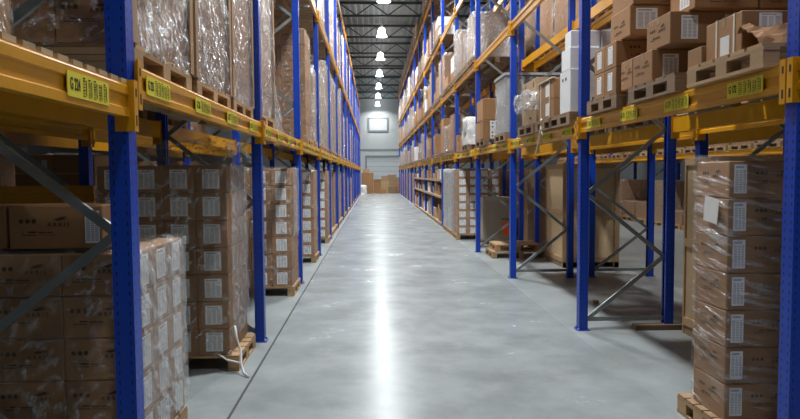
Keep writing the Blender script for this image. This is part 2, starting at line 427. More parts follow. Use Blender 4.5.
def text_mesh(s, size, m, name='printed_text'):
    k = (s, size, m.name)
    if k not in font_cache:
        cu = bpy.data.curves.new('txt', 'FONT'); cu.body = s; cu.size = size; cu.align_x = 'CENTER'; cu.align_y = 'CENTER'; cu.resolution_u = 3; cu.extrude = .0006; cu.offset = size*.012
        o = bpy.data.objects.new('txt', cu); COL.objects.link(o); bpy.context.view_layer.update()
        me = bpy.data.meshes.new_from_object(o.evaluated_get(bpy.context.evaluated_depsgraph_get()))
        bpy.data.objects.remove(o); bpy.data.curves.remove(cu)
        me.transform(Matrix.Rotation(PI/2, 4, 'X')); me.materials.clear(); me.materials.append(m); me.name = name
        font_cache[k] = me
    return font_cache[k]
def rack_beam(x, ym, z, facing, label, group, labels=(), num0=None, dec=0):
    """facing: -1 front towards -X, +1 towards +X"""
    rz = 0 if facing < 0 else PI
    o = obj('shelf_beam', beam_me, None, (x, ym, z), rz); tag(o, label, 'shelf beam', group)
    for e in (1, -1): obj('end_connector', cme[e], o)
    for i, yy in enumerate(labels):
        ly = (yy - ym) * (1 if facing < 0 else -1)
        p = obj('location_label', plate_l, o, (-.027, ly, -.003), -PI/2)
        obj('barcode', code_me, p)
        if num0 is not None:
            tx = obj('printed_text', text_mesh(f'G {num0+dec*i}', .05, M['ink']), p, (-.13, -.005, 0)); tx.scale = (.7, 1, 1.35)
    return o
R_LEV = [2.34, 4.28, 6.37, 8.76]
L_LEV = [2.27, 5.30, 8.00]
def rz_lev(k, l):
    if l == 0: return 2.34 if k == 0 else 2.30
    return R_LEV[l]
def lz_lev(k, l):
    if l == 0: return 2.178 if k < 0 else 2.29
    return L_LEV[l]
LN = ['first', 'second', 'third', 'fourth']
RT = [0, .44, 1.35, 2.27, 3.2]
for k in range(-1, KR):
    for l in range(4):
        z = rz_lev(max(k, 0), l); ym = YR(k)+PITCH/2
        nm = f'{ORD[k+1]} bay' if k >= 0 else 'bay beside the camera'
        if k < 0 and l > 0: continue
        lab = [YR(k)+v for v in RT[1:]] if l == 0 and k < 7 else ()
        rack_beam(XFR-.032, ym, z, -1, f'orange beam facing the aisle, {LN[l]} level, {nm} of right rack', 'right rack aisle beams', lab, (172-4*k if k >= 0 else 176) if k < 3 else None, -1)
        if k < 9: rack_beam(XBR+.032, ym, z, 1, f'orange rear beam, {LN[l]} level, {nm} of right rack', 'right rack rear beams')
        if k < 5 and k >= 0 and l < 3:
            rack_beam(X2F-.032, ym, z-.02, -1, f'orange beam of the second row behind right rack, {LN[l]} level, {nm}', 'second row beams')
            rack_beam(X2B+.032, ym, z-.02, 1, f'orange rear beam of second row behind right rack, {LN[l]} level, {nm}', 'second row rear beams')
LT = [.38, 1.31, 2.24, 3.2]
for k in range(-1, KL):
    for l in range(3):
        z = lz_lev(k, l); ym = YLf(k)+PITCH/2
        nm = f'{ORD[k+1]} bay' if k >= 0 else 'bay beside the camera'
        if k < 0 and l > 0: continue
        lab = [YLf(k)+v for v in LT] if l == 0 and k < 7 else ()
        if k == -1: lab = lab[3:]
        rack_beam(XFL+.032, ym, z, 1, f'orange beam facing the aisle, {LN[l]} level, {nm} of left rack', 'left rack aisle beams', lab, (225+4*k if k >= 0 else 224) if k < 3 else None, 1)
        if k < 6: rack_beam(XBL-.032, ym, z, -1, f'orange rear beam, {LN[l]} level, {nm} of left rack', 'left rack rear beams')
for k in range(1, 3):
    rack_beam(-3.06+.032, YLf(k)+PITCH/2, 2.27, 1, f'orange beam of the dark row behind left rack, {ORD[k]} bay', 'beams behind the left rack')
    rack_beam(-4.06-.032, YLf(k)+PITCH/2, 2.27, -1, f'orange rear beam of the dark row behind left rack, {ORD[k]} bay', 'beams behind the left rack')
rack_beam(-3.03, YLf(0)+PITCH/2, 2.27, 1, 'orange beam in the dark behind the near left bay', 'beams behind the left rack')
# heavy orange cross beam seen low behind the near left bay
cr = MB().prism([(u*1.0, w*1.45) for u, w in bx], -1.0, 1.0, 'y').build('cross_beam', M['orange'], None, (-3.85, YLf(1)-.30, 1.60)); cr.rotation_euler = (0, 0, PI/2)
tag(cr, 'low orange cross beam in the dark behind the near left cartons', 'shelf beam')

# ------------------------------------------------------------------ pallets
def pallet_parts(w, d):
    """EUR style pallet, w along X, d along Y, origin at base centre, height .144"""
    P = []
    nb = 5; bw = [.145, .10, .145, .10, .145] if True else None
    gap = (d - sum(bw)*d/.8)/4 if False else None
    ys = [-d/2 + (d)*(i+.5)/nb for i in range(nb)]
    for i, yy in enumerate(ys): P.append(('deck_board', (-w/2, w/2, yy-d/nb*.42, yy+d/nb*.42, .122, .144)))
    for i in range(3):
        xx = [-w/2+.05, 0, w/2-.05][i]
        P.append(('stringer_board', (xx-.05, xx+.05, -d/2, d/2, .100, .122)))
        for yy in (-d/2+.07, 0, d/2-.07):
            P.append(('block', (xx-.05, xx+.05, yy-.065, yy+.065, .022, .100)))
    for xx in (-w/2+.05, 0, w/2-.05): P.append(('bottom_board', (xx-.05, xx+.05, -d/2, d/2, 0, .022)))
    return P
pal_cache = {}
def pallet(xc, yc, z, w, d, label, group, near=True, m='wood', rz=0):
    key = (round(w, 2), round(d, 2), m, near)
    if near:
        if key not in pal_cache:
            pal_cache[key] = [(n_, MB().box(*b_).mesh(n_, M[m])) for n_, b_ in pallet_parts(w, d)]
        t = thing('wooden_pallet', (xc, yc, z), rz)
        for n_, me in pal_cache[key]: obj(n_, me, t)
    else:
        if key not in pal_cache:
            b_ = MB()
            for n_, q in pallet_parts(w, d): b_.box(*q)
            pal_cache[key] = b_.mesh('wooden_pallet', M[m])
        t = obj('wooden_pallet', pal_cache[key], None, (xc, yc, z), rz)
    return tag(t, label, 'pallet', group)

# ------------------------------------------------------------------ cartons
def carton_mesh(w, d, h, m):
    bm = bmesh.new(); bmesh.ops.create_cube(bm, size=1)
    for v in bm.verts: v.co = Vector((v.co.x*w, v.co.y*d, (v.co.z+.5)*h))
    bmesh.ops.bevel(bm, geom=bm.edges[:], offset=min(.006, h*.03), segments=1, affect='EDGES')
    # flap seam across the top
    me = bpy.data.meshes.new('carton'); bm.to_mesh(me); bm.free(); me.materials.append(m); return me
ccache = {}
st_cache = {}
def sticker_mesh(w, h):
    k = (round(w, 3), round(h, 3))
    if k not in st_cache: st_cache[k] = MB().box(-w/2, w/2, -.0015, 0, -h/2, h/2).mesh('sticker', M['sticker'])
    return st_cache[k]
def logo_mesh():
    """three round handling marks, the swooping bird and the maker's name"""
    b_ = MB()
    for i in range(3):
        x = -.125 + i*.032
        n = 14; ri, ro = .0055, .0115
        vs = [(x+r*math.cos(2*PI*k/n), -.0012, .005+r*math.sin(2*PI*k/n)) for r in (ri, ro) for k in range(n)]
        b_.add(vs, [(k, (k+1) % n, n+(k+1) % n, n+k) for k in range(n)])
        b_.box(x-.004, x+.004, -.0014, -.001, .001, .009)
    bird = [(.035, .012), (.075, .026), (.108, .030), (.088, .019), (.118, .016), (.085, .012), (.06, .006)]
    b_.add([(u, -.0012, w) for u, w in bird], [tuple(range(len(bird)))])
    b_.box(-.12, -.05, -.0014, -.001, -.068, -.064); b_.box(-.12, -.117, -.0014, -.001, -.068, -.045); b_.box(-.09, -.05, -.0014, -.001, -.055, -.047)
    b_.box(-.04, .0, -.0014, -.001, -.056, -.050); b_.box(.005, .03, -.0014, -.001, -.056, -.050); b_.box(-.04, .05, -.0014, -.001, -.066, -.064)
    me = b_.mesh('printed_logo', M['printink'])
    tm = text_mesh('A R R I S', .030, M['printink'], 'logo_text')
    bm = bmesh.new(); bm.from_mesh(me); t2 = tm.copy(); t2.transform(Matrix.Translation((.062, -.001, -.014))); bm.from_mesh(t2); bm.to_mesh(me); bm.free()
    return me
LOGO = logo_mesh()
def tape_mesh(w, d, h):
    b_ = MB(); b_.box(-w/2-.001, w/2+.001, -.025, .025, h, h+.0012)
    for s_ in (-1, 1): b_.box(s_*(w/2+.001)-.0006, s_*(w/2+.001)+.0006, -.025, .025, h-.06, h)
    return b_.mesh('packing_tape', M['tape'])
FACE = {'cam': (0, -1, 0.0), 'right': (1, 0, PI/2), 'left': (-1, 0, -PI/2)}
def carton(x0, x1, y0, y1, z, h, label, group=None, deco=(), m='carton', rz=0.0, name='carton', cat='carton', tape=False):
    w, d = abs(x1-x0), abs(y1-y0)
    k = (round(w, 3), round(d, 3), round(h, 3), m)
    if k not in ccache: ccache[k] = carton_mesh(w, d, h, M[m])
    o = obj(name, ccache[k], None, ((x0+x1)/2, (y0+y1)/2, z), rz); tag(o, label, cat, group)
    for dd in deco:
        fx, fy, r = FACE[dd[1]]
        fw = w if fy else d
        off = (w/2 if fx else d/2)
        def at(u, v, e=.0004): 
            n_ = Vector((fx, fy, 0)); t_ = Vector((math.cos(r), math.sin(r), 0))
            return n_*(off+e) + t_*(u*fw) + Vector((0, 0, v*h))
        if dd[0] == 'sticker':
            _, _, u, v, sw, sh = dd; obj('sticker', sticker_mesh(sw, sh), o, at(u, v), r)
        elif dd[0] == 'logo':
            u, v, sc = dd[2:5] if len(dd) > 2 else (0, .62, 1)
            q = obj('printed_logo', LOGO, o, at(u, v), r); q.scale = (sc, 1, sc)
        elif dd[0] == 'text':
            q = obj('printed_text', text_mesh(dd[4], dd[5], M['ink']), o, at(dd[2], dd[3], .001), r)
        elif dd[0] == 'patch':
            _, _, u, v, sw, sh, mm = dd
            kk = ('p', sw, sh, mm)
            if kk not in st_cache: st_cache[kk] = MB().box(-sw/2, sw/2, -.0015, 0, -sh/2, sh/2).mesh('label_patch', M[mm])
            obj('label_patch', st_cache[kk], o, at(u, v), r)
    if tape: obj('packing_tape', tape_mesh(w, d, h), o)
    return o

# ------------------------------------------------------------------ stretch film shells
def shell_mesh(x0, x1, y0, y1, z0, z1, m, seg=.09, amp=.012, seed=0, top=True, taper=0.0, crk=0.0):
    w, d, h = x1-x0, y1-y0, z1-z0
    nx, ny, nz = max(2, int(w/seg)), max(2, int(d/seg)), max(2, int(h/seg))
    idx, vs, fs = {}, [], []
    def vid(i, j, k):
        key = (i, j, k)
        if key not in idx:
            p = Vector((x0+w*i/nx, y0+d*j/ny, z0+h*k/nz))
            n_ = Vector(((i == nx)-(i == 0), (j == ny)-(j == 0), .6*(k == nz)))
            q = p*5.0 + Vector((seed*3.1, seed*1.7, 0))
            a = amp*(.4 + 1.4*noise.noise(q) + .8*noise.noise(q*2.7))
            if crk:
                t_ = (p.y + p.x)*.75; u_, v_ = (t_ + p.z)*2.2, (t_ - p.z)*11 + 1.5*noise.noise(q*.8)
                a += crk*(1 - 2.2*abs(noise.noise(Vector((u_, v_, seed)))) + .5*noise.noise(Vector((u_*3, v_*2.2, seed+4))))
            if n_.length: n_.normalize()
            idx[key] = len(vs); vs.append(p + n_*a)
        return idx[key]
    for i in range(nx):
        for k in range(nz):
            fs.append((vid(i, 0, k), vid(i+1, 0, k), vid(i+1, 0, k+1), vid(i, 0, k+1)))
            fs.append((vid(i+1, ny, k), vid(i, ny, k), vid(i, ny, k+1), vid(i+1, ny, k+1)))
    for j in range(ny):
        for k in range(nz):
            fs.append((vid(0, j+1, k), vid(0, j, k), vid(0, j, k+1), vid(0, j+1, k+1)))
            fs.append((vid(nx, j, k), vid(nx, j+1, k), vid(nx, j+1, k+1), vid(nx, j, k+1)))
    if top:
        for i in range(nx):
            for j in range(ny): fs.append((vid(i, j, nz), vid(i+1, j, nz), vid(i+1, j+1, nz), vid(i, j+1, nz)))
    me = bpy.data.meshes.new('stretch_film'); me.from_pydata(vs, [], fs); me.materials.append(m)
    for p in me.polygons: p.use_smooth = True
    return me
def film(x0, x1, y0, y1, z0, z1, label, m='film', g=.006, top=True, seed=0, amp=.010, seg=.08, crk=0.0):
    c = ((x0+x1)/2, (y0+y1)/2, z0)
    me = shell_mesh(x0-c[0]-g, x1-c[0]+g, y0-c[1]-g, y1-c[1]+g, 0, z1-z0+g, M[m], seg, amp, seed, top, crk=crk)
    return tag(obj('stretch_film', me, None, c), label, 'plastic film')

def block_mesh(w, d, h, nx, ny, nz, m, rr, gap=.006):
    b_ = MB()
    for i in range(nx):
        for j in range(ny):
            if 0 < i < nx-1 and 0 < j < ny-1: continue
            for k in range(nz):
                a = [w*i/nx, w*(i+1)/nx, d*j/ny, d*(j+1)/ny, h*k/nz, h*(k+1)/nz]
                e = gap*rr.uniform(.2, 1)
                b_.box(a[0]-w/2+e, a[1]-w/2-e, a[2]-d/2+e, a[3]-d/2-e, a[4]+e*.3, a[5]-e*.5)
    return b_.mesh('carton_block', m)
wl_cache = {}
def wrapped_load(x0, x1, y0, y1, z0, z1, label, group, heavy=True, variant=0, boards=False, m='carton', stickers=None, uniq=False):
    """carton pile bound up in film; moves as one piece"""
    w, d, h = x1-x0, y1-y0, z1-z0
    t = thing('wrapped_load', ((x0+x1)/2, (y0+y1)/2, z0)); tag(t, label, 'wrapped load', group)
    key = (round(w, 2), round(d, 2), round(h, 2), heavy, variant % 3, m)
    if key not in wl_cache or uniq:
        rr = random.Random(variant)
        bm_ = block_mesh(w-.03, d-.03, h-.02, max(1, round(w/.38)), max(1, round(d/.32)), max(1, round(h/.27)), M[m], rr)
        sm_ = shell_mesh(-w/2, w/2, -d/2, d/2, -.02, h, M['filmheavy' if heavy else 'film'], .035 if uniq and boards else .1, .012, variant, crk=.012 if uniq and boards else 0)
        if uniq:
            sm_.materials.append(M['film'])
            for p in sm_.polygons:
                if p.center.y < -d/2 + .02 and abs(p.normal.y) > .5: p.material_index = 1
        wl_cache[key] = (bm_, sm_)
    a, c = wl_cache[key]
    obj('carton_block', a, t); obj('stretch_film', c, t)
    if boards:
        for sy in (-1, 1):
            for sx in (-1, 1):
                b_ = MB(); xx, yy = sx*(w/2+.012), sy*(d/2+.012)
                b_.box(min(xx, xx-sx*.07), max(xx, xx-sx*.07), yy-.006, yy+.006, 0, h); b_.box(xx-.006, xx+.006, min(yy, yy-sy*.07), max(yy, yy-sy*.07), 0, h)
                b_.build('corner_board', M['board'], t)
    if stickers:
        for (face, u, v, sw, sh) in stickers:
            fx, fy, r = FACE[face]; off = (w/2 if fx else d/2)+.014; fw = w if fy else d
            obj('sticker', sticker_mesh(sw, sh), t, Vector((fx, fy, 0))*off + Vector((math.cos(r), math.sin(r), 0))*(u*fw) + Vector((0, 0, v*h)), r)
    return t

# ------------------------------------------------------------------ LEFT floor goods
# stack A: directly behind the near left frame
pallet(-1.81, 3.80, 0, 1.12, .86, 'wooden pallet on the floor under the near left carton stack, lower of two', 'floor pallets left')
pallet(-1.81, 3.80, .144, 1.12, .86, 'wooden pallet under the near left carton stack, upper of two', 'floor pallets left')
z0, rh = .288, .2245
for r in range(5):
    for c in range(3):
        for dpt in range(3):
            if dpt > 0 and c > 0: continue
            x1 = -1.262 - .37*c; y0 = 3.375 + .280*dpt
            colw = ['nearest the aisle', 'in the middle column', 'in the inner column'][c] if dpt == 0 else ['', 'on the aisle side, middle', 'on the aisle side, far end'][dpt]
            deco = [('logo', 'cam', -.02, .64, 1.02)] if dpt == 0 else []
            if c == 0: deco.append(('sticker', 'right', .08 if dpt else 0.05, .5, .15, .17))
            carton(x1-.366, x1, y0, y0+.276, z0+rh*r, rh-.004, f'printed carton of near left stack, {ORD[r+1]} row up, {colw}', 'cartons of the near left stack', deco)
film(-2.372, -1.262, 3.372, 4.21, .30, z0+rh*5, 'clear crinkled stretch film around the near left carton stack', g=.014, seed=1, amp=.010)
carton(-1.90, -1.42, 3.40, 3.72, z0+rh*5+.022, .225, 'printed brown carton with end sticker lying on the near left stack', 'loose cartons on the near left stack', [('logo', 'cam', -.1, .62, 1.02), ('sticker', 'cam', .39, .5, .075, .17)])
carton(-2.41, -1.915, 3.40, 3.72, z0+rh*5+.022, .225, 'brown carton on the near left stack beside the stickered one', 'loose cartons on the near left stack', [('logo', 'cam', -.1, .62, 1.02)])

def sticker_stack(ycam, depth, xa, side, cols, rows, cw, rh, zb, where, group, ncol2=True, skip_last=False, film_m='film', seed=0, logo=False, dn=2, stk=(.155, .175), top_h=None):
    """pile of cartons with white stickers facing the camera. xa = aisle edge, side = direction inward"""
    cd = depth/dn
    for r in range(rows):
        for c in range(cols):
            for q in range(dn):
                if q and c: continue
                xs = sorted((xa+side*cw*c, xa+side*(cw*(c+1)-.004)))
                deco = [('sticker', 'cam', .0, .5, *stk)] if q == 0 else []
                nm = f'{ORD[c+1]} column from aisle' if q == 0 else 'aisle edge, rear'
                carton(xs[0], xs[1], ycam+cd*q, ycam+cd*(q+1)-.004, zb+rh*r, rh-.004, f'stickered brown carton of {where}, {ORD[r+1]} row up, {nm}', group, deco if q == 0 else [])
    xs = sorted((xa, xa+side*cw*cols))
    film(xs[0], xs[1], ycam, ycam+depth, zb+.003, zb+rh*rows, f'clear stretch film around {where}', film_m, g=.007, seed=seed, amp=.016)
# stack B
pallet(-1.86, 6.30, 0, 1.2, .84, 'wooden pallet under the tall stickered stack in first left bay', 'floor pallets left')
sticker_stack(5.92, .80, -1.345, -1, 4, 7, .292, .2515, .144, 'first left bay stack', 'cartons of the first left bay stack', seed=2)
pallet(-1.80, 9.93, 0, 1.2, .84, 'wooden pallet under the stickered stack in second left bay', 'floor pallets left')
sticker_stack(9.54, .80, -1.23, -1, 3, 7, .30, .2515, .144, 'second left bay stack', 'cartons of the second left bay stack', seed=3)
pallet(-1.80, 13.55, 0, 1.2, .84, 'wooden pallet under the stickered stack in third left bay', 'floor pallets left')
sticker_stack(13.15, .80, -1.23, -1, 2, 7, .30, .2515, .144, 'third left bay stack', 'cartons of the third left bay stack', seed=4)
pallet(-1.80, 17.3, 0, 1.2, .84, 'wooden pallet under the stickered stack in fourth left bay', 'floor pallets left')
sticker_stack(16.9, .80, -1.23, -1, 2, 7, .30, .2515, .144, 'fourth left bay stack', 'cartons of the fourth left bay stack', seed=5)
def side_sheet(x, y0, y1, z0, z1, label, seed, m='filmmid', amp=.022, out=1):
    b_ = MB(); ny, nz = max(4, int((y1-y0)/.05)), max(4, int((z1-z0)/.05)); vs = []
    for j in range(ny+1):
        for k in range(nz+1):
            y, z = y0+(y1-y0)*j/ny, z0+(z1-z0)*k/nz
            edge = .05*noise.noise(Vector((z*4, seed, 3)))*(1 if j == ny else (-1 if j == 0 else 0)) + 0
            vs.append((x + out*(.008 + amp*abs(noise.noise(Vector((seed, y*6, z*5)))+.5*noise.noise(Vector((seed+5, y*14, z*11))))), y+edge, z + .07*noise.noise(Vector((y*5, seed, 9)))*(k in (0, nz))))
    b_.add(vs, [(j*(nz+1)+k, (j+1)*(nz+1)+k, (j+1)*(nz+1)+k+1, j*(nz+1)+k+1) for j in range(ny) for k in range(nz)])
    o = b_.build('film_sheet', M[m], smooth=True); md = o.modifiers.new('t', 'SOLIDIFY'); md.thickness = .002; md.offset = 0
    return tag(o, label, 'plastic film')
side_sheet(-1.245, 3.40, 4.22, .33, 1.42, 'shiny film sheet on the aisle side of near left stack', 3)
side_sheet(-1.33, 5.95, 6.72, .30, 1.92, 'shiny film sheet on the aisle side of first left bay stack', 5)
side_sheet(-1.215, 9.56, 10.34, .9, 1.92, 'shiny film sheet on the aisle side of second left bay stack', 8)
me = shell_mesh(-.42, .42, -.3, .3, 0, .16, M['film'], .06, .07, 33)
tag(obj('film_bundle', me, None, (-1.72, 6.3, 1.93)), 'bunched clear film lying on top of first left bay stack', 'plastic film')
# tail of torn film trailing from pallet B onto the floor
tb = MB()
pts = [(-1.30, 5.92, .42), (-1.28, 5.90, .30), (-1.235, 5.86, .2), (-1.225, 5.80, .10), (-1.19, 5.74, .03), (-1.13, 5.68, .008)]
tb.tube(pts, .012, 5); tb.tube([(-1.225, 5.8, .10), (-1.36, 5.84, .12), (-1.45, 5.89, .16)], .009, 5)
tag(tb.build('film_tail', M['whitebag'], smooth=True), 'twisted white film tail hanging from the first left bay pallet to floor', 'plastic film')

# ------------------------------------------------------------------ LEFT first level goods
DL = 2.37
for i, (y0, y1, h) in enumerate([(3.46, 4.58, 2.5), (4.67, 5.80, 2.55), (5.87, 6.86, 2.5), (7.10, 8.32, 2.45)]):
    nmz = ['first', 'second', 'third', 'fourth'][i]
    pallet(-1.86, (y0+y1)/2, DL, 1.2, y1-y0-.04, f'pallet under the {nmz} tall wrapped load on the first left level', 'first left level pallets')
    t = wrapped_load(-2.44, -1.27, y0, y1, DL+.144, DL+h, f'tall carton load in glossy film on first left level, {nmz} from camera', 'tall wrapped loads first left level', True, 10+i, True, uniq=True)
    if i == 0:
        for jx in range(3):
            for jz in range(5):
                q = obj('printed_logo', LOGO, t, (-.38+.38*jx, -(y1-y0)/2-.016, .17+jz*.3)); q.scale = (1.05, 1, 1.05)
# drape of clear film at the end of the fourth load
dm = MB(); n1, n2 = 9, 14
vs = []
for i in range(n1+1):
    for k in range(n2+1):
        a, c = i/n1, k/n2
        y = 8.25 + 1.0*a*(.55+.45*c); zz = 3.55 - 1.30*c - .35*a*(1-c)
        vs.append((-1.255 + .05*noise.noise(Vector((a*4, c*5, 2))) - .12*a*(1-c), y, zz + .05*noise.noise(Vector((a*3, c*3, 7)))))
dm.add(vs, [(i*(n2+1)+k, (i+1)*(n2+1)+k, (i+1)*(n2+1)+k+1, i*(n2+1)+k+1) for i in range(n1) for k in range(n2)])
o = dm.build('film_drape', M['filmheavy'], smooth=True); md = o.modifiers.new('t', 'SOLIDIFY'); md.thickness = .003
tag(o, 'loose clear film drooping over the beam beside the fourth wrapped load', 'plastic film')
# near left bay: slatted wooden deck, big dark carton, wrapped box
sl = thing('slatted_deck', (0, 0, 2.259)); tag(sl, 'slatted wooden deck across the near left first level beams', 'deck')
sme = MB().box(-2.3, -1.20, -.042, .042, 0, .021).mesh('slat', M['ply'])
for i in range(22): obj('slat', sme, sl, (0, 3.18-.123*i, 0))
carton(-1.75, -1.26, 1.75, 2.32, 2.288, .30, 'brown wrapped box at the left edge on the slatted deck', None, [])
film(-1.75, -1.26, 1.75, 2.32, 2.29, 2.59, 'clear film over the box on the slatted deck', seed=9, amp=.02)

# third bay, first level: big printed stack
pallet(-1.85, 12.9, DL, 1.2, 1.1, 'pallet under the tall printed stack on the first left level', 'first left level pallets')
for c in range(2):
    for r in range(7):
        carton(-1.29-.46*(c+1)+.004, -1.29-.46*c, 12.38, 12.9, 2.494+.298*r, .294, f'printed brown carton in tall stack on first left level, {ORD[r+1]} row, {["aisle", "inner"][c]} column', 'cartons of the tall printed stack', [('logo', 'cam', 0, .6, 1.25)])
for r in range(7):
    carton(-1.75, -1.29, 12.904, 13.42, 2.494+.298*r, .294, f'brown carton at the back of the tall printed left stack, {ORD[r+1]} row', 'cartons of the tall printed stack')
film(-2.21, -1.29, 12.38, 13.42, 2.52, 4.58, 'glossy stretch film around the tall printed stack on first left level', 'filmheavy' if False else 'film', g=.008, seed=12, amp=.016)
# generic filler loads, left rack
def fill_left(k, l, n, zb, hmin, hmax, heavy=True, start=0.0, pal_near=False):
    y0 = YLf(k) + .10 + start; L = PITCH - .2 - start; st = L/n
    lev = ['on the floor', 'on first level', 'on second level'][l]
    for i in range(n):
        a = y0 + st*i + .03; b_ = y0 + st*(i+1) - .03
        h = round(R.uniform(hmin, hmax)*4)/4
        xo = R.choice((-1.24, -1.27, -1.30))
        pallet(-1.82, (a+b_)/2, zb, 1.2, round((b_-a-.02)*20)/20, f'pallet {lev}, {ORD[k+1]} left bay, {ORD[i+1]} within it', 'left rack far pallets', False)
        wrapped_load(-2.4, xo, a, b_, zb+.144, zb+.144+h, f'wrapped load {lev} of left rack, {ORD[k+1]} bay, {ORD[i+1]} within it', 'left rack wrapped loads', heavy, R.randint(0, 2), m=R.choice(('carton', 'carton', 'carton2')))
for k in range(2, KL):
    n = 3
    if k >= 3: fill_left(k, 1, n, DL, 1.75, 2.5)
    elif k == 2: fill_left(k, 1, 1, DL, 1.5, 1.8, start=2.78)
    fill_left(k, 2, n, 5.38, 1.7, 2.3)
    
    if k >= 4: fill_left(k, 0, 3, 0, 1.5, 1.8, False)
# loads behind the left rack (dark row)
for k in range(1, 3):
    pallet(-3.6, YLf(k)+.75, 0, 1.1, .84, f'pallet on the floor in the dark row behind left rack, {ORD[k]} bay', 'dark row pallets', False)
    for r in range(9):
        for c in range(2):
            carton(-3.12-.44*(c+1)+.004, -3.12-.44*c, YLf(k)+.35, YLf(k)+1.1, .144+.118*2*r*.9, .208, f'flat carton in dark stack behind left rack, {ORD[k]} bay, {ORD[r+1]} row, {["nearer", "inner"][c]} column', 'dark row cartons', [('patch', 'cam', .25, .5, .06, .09, 'white')] if (r+c) % 3 == 0 else [])
    wrapped_load(-4.1, -3.05, YLf(k)+.3, YLf(k)+1.3, 2.36, 4.2, f'dark wrapped load on first level behind left rack, {ORD[k]} bay', 'dark row loads', False, k)

for k in range(1, 3):
    pallet(-5.0, YLf(k)+.9, 0, 1.1, 1.2, f'pallet at the back of the dark space behind left rack, {ORD[k]} bay', 'dark row pallets', False)
    wrapped_load(-5.5, -4.45, YLf(k)+.3, YLf(k)+1.5, .144, 2.2, f'dark carton load at the back behind left rack, {ORD[k]} bay', 'dark row loads', False, k)
# ------------------------------------------------------------------ RIGHT floor goods
# near right stack
pallet(2.86, 4.36, 0, 1.16, .62, 'pallet under the near right wrapped carton stack', 'floor pallets right')
for r in range(7):
    for c in range(2):
        xs = 2.33+.47*c
        carton(xs, xs+.466, 4.11, 4.53, .144+.2485*r, .2445, f'brown carton of near right wrapped stack, {ORD[r+1]} row up, {["aisle", "inner"][c]} column', 'cartons of the near right stack',
               [('sticker', 'cam', -.34, .52, .085, .19), ('logo', 'cam', .16, .66, .95)] + ([('logo', 'left', 0, .66, .95)] if c == 0 else []))
film(2.33, 3.27, 4.11, 4.53, .15, .144+.2485*7+.03, 'glossy clear stretch film around the near right carton stack', 'filmh', seed=21, amp=.008, g=.012, seg=.04)
o = MB().box(-.09, .09, -.002, 0, -.085, .085).build('delivery_note', M['white'], None, (2.304, 4.28, 1.55)); o.rotation_euler = (0, .12, -PI/2)
tag(o, 'white delivery note stuck on the near right wrapped stack', 'paper sheet')
# wooden crates in the second row
def crate(x0, x1, y0, y1, z0, z1, label, m='ply', fr=.09, planks=4):
    t = thing('wooden_crate', ((x0+x1)/2, (y0+y1)/2, z0)); tag(t, label, 'crate')
    w, d, h = x1-x0, y1-y0, z1-z0
    MB().box(-w/2+.02, w/2-.02, -d/2+.02, d/2-.02, .1, h-.02).build('crate_body', M[m], t)
    for sx in (-1, 1):
        for sy in (-1, 1):
            b_ = MB(); b_.box(sx*w/2-(fr if sx > 0 else 0), sx*w/2+(fr if sx < 0 else 0), sy*d/2-(.03 if sy > 0 else 0), sy*d/2+(.03 if sy < 0 else 0), 0, h)
            b_.build('corner_batten', M['wood'], t)
    for zz in (.1, h*.5, h-fr):
        b_ = MB()
        for sy in (-1, 1): b_.box(-w/2+fr, w/2-fr, sy*(d/2-.01)-.012, sy*(d/2-.01)+.012, zz, zz+fr)
        for sx in (-1, 1): b_.box(sx*(w/2-.01)-.012, sx*(w/2-.01)+.012, -d/2+.03, d/2-.03, zz, zz+fr)
        b_.build('cross_batten', M['wood'], t)
    b_ = MB()
    for xx in (-w/2+.06, 0, w/2-.06): b_.box(xx-.05, xx+.05, -d/2, d/2, 0, .1)
    b_.build('skid', M['darkwood'], t)
    return t
crate(3.46, 4.50, 6.45, 7.0, 0, 1.97, 'tall wooden crate half hidden behind the near right wrapped stack')
crate(3.58, 4.68, 12.0, 13.2, 0, 1.98, 'tall plywood crate standing behind the second right frame')
# pale box with the orange label
t = thing('plywood_box', (3.17, 16.55, 0)); tag(t, 'pale plywood box with an orange label beside the stacked pallets', 'box')
MB().box(-.40, .40, -.35, .35, .1, 1.2).build('box_body', M['paleply'], t)
b_ = MB()
for sx in (-1, 1): b_.box(sx*.40-(.07 if sx > 0 else 0), sx*.40+(.07 if sx < 0 else 0), -.365, -.35, .1, 1.2)
b_.box(-.33, .33, -.365, -.35, 1.12, 1.2); b_.build('edge_batten', M['paleply'], t)
b_ = MB(); [b_.box(xx-.05, xx+.05, -.35, .35, 0, .1) for xx in (-.33, 0, .33)]; b_.build('skid', M['darkwood'], t)
MB().box(.10, .34, -.372, -.366, .22, .58).build('orange_label', M['orangelabel'], t)
b_ = MB(); [b_.box(.0+.03*i+.08, .0+.03*i+.1, -.3515, -.350, .62, .66) for i in range(8)]; b_.build('printed_mark', M['ink'], t)
# two stacked empty pallets
pallet(3.13, 13.86, 0, 1.25, .84, 'empty pallet on the floor, bottom of the two by the plywood box', 'empty pallets right')
pallet(3.08, 13.90, .144, .98, .80, 'shorter empty pallet on top of another by the plywood box', 'empty pallets right')
tag(MB().box(2.98, 3.62, 7.12, 7.24, 0, .06).build('wood_plank', M['darkwood']), 'dark wood plank on the floor at the back post of first right frame', 'plank')
tag(MB().box(3.02, 3.08, 8.6, 8.68, 0, .05).build('wood_offcut', M['darkwood']), 'small wood offcut on the shaded floor behind the plank', 'plank')
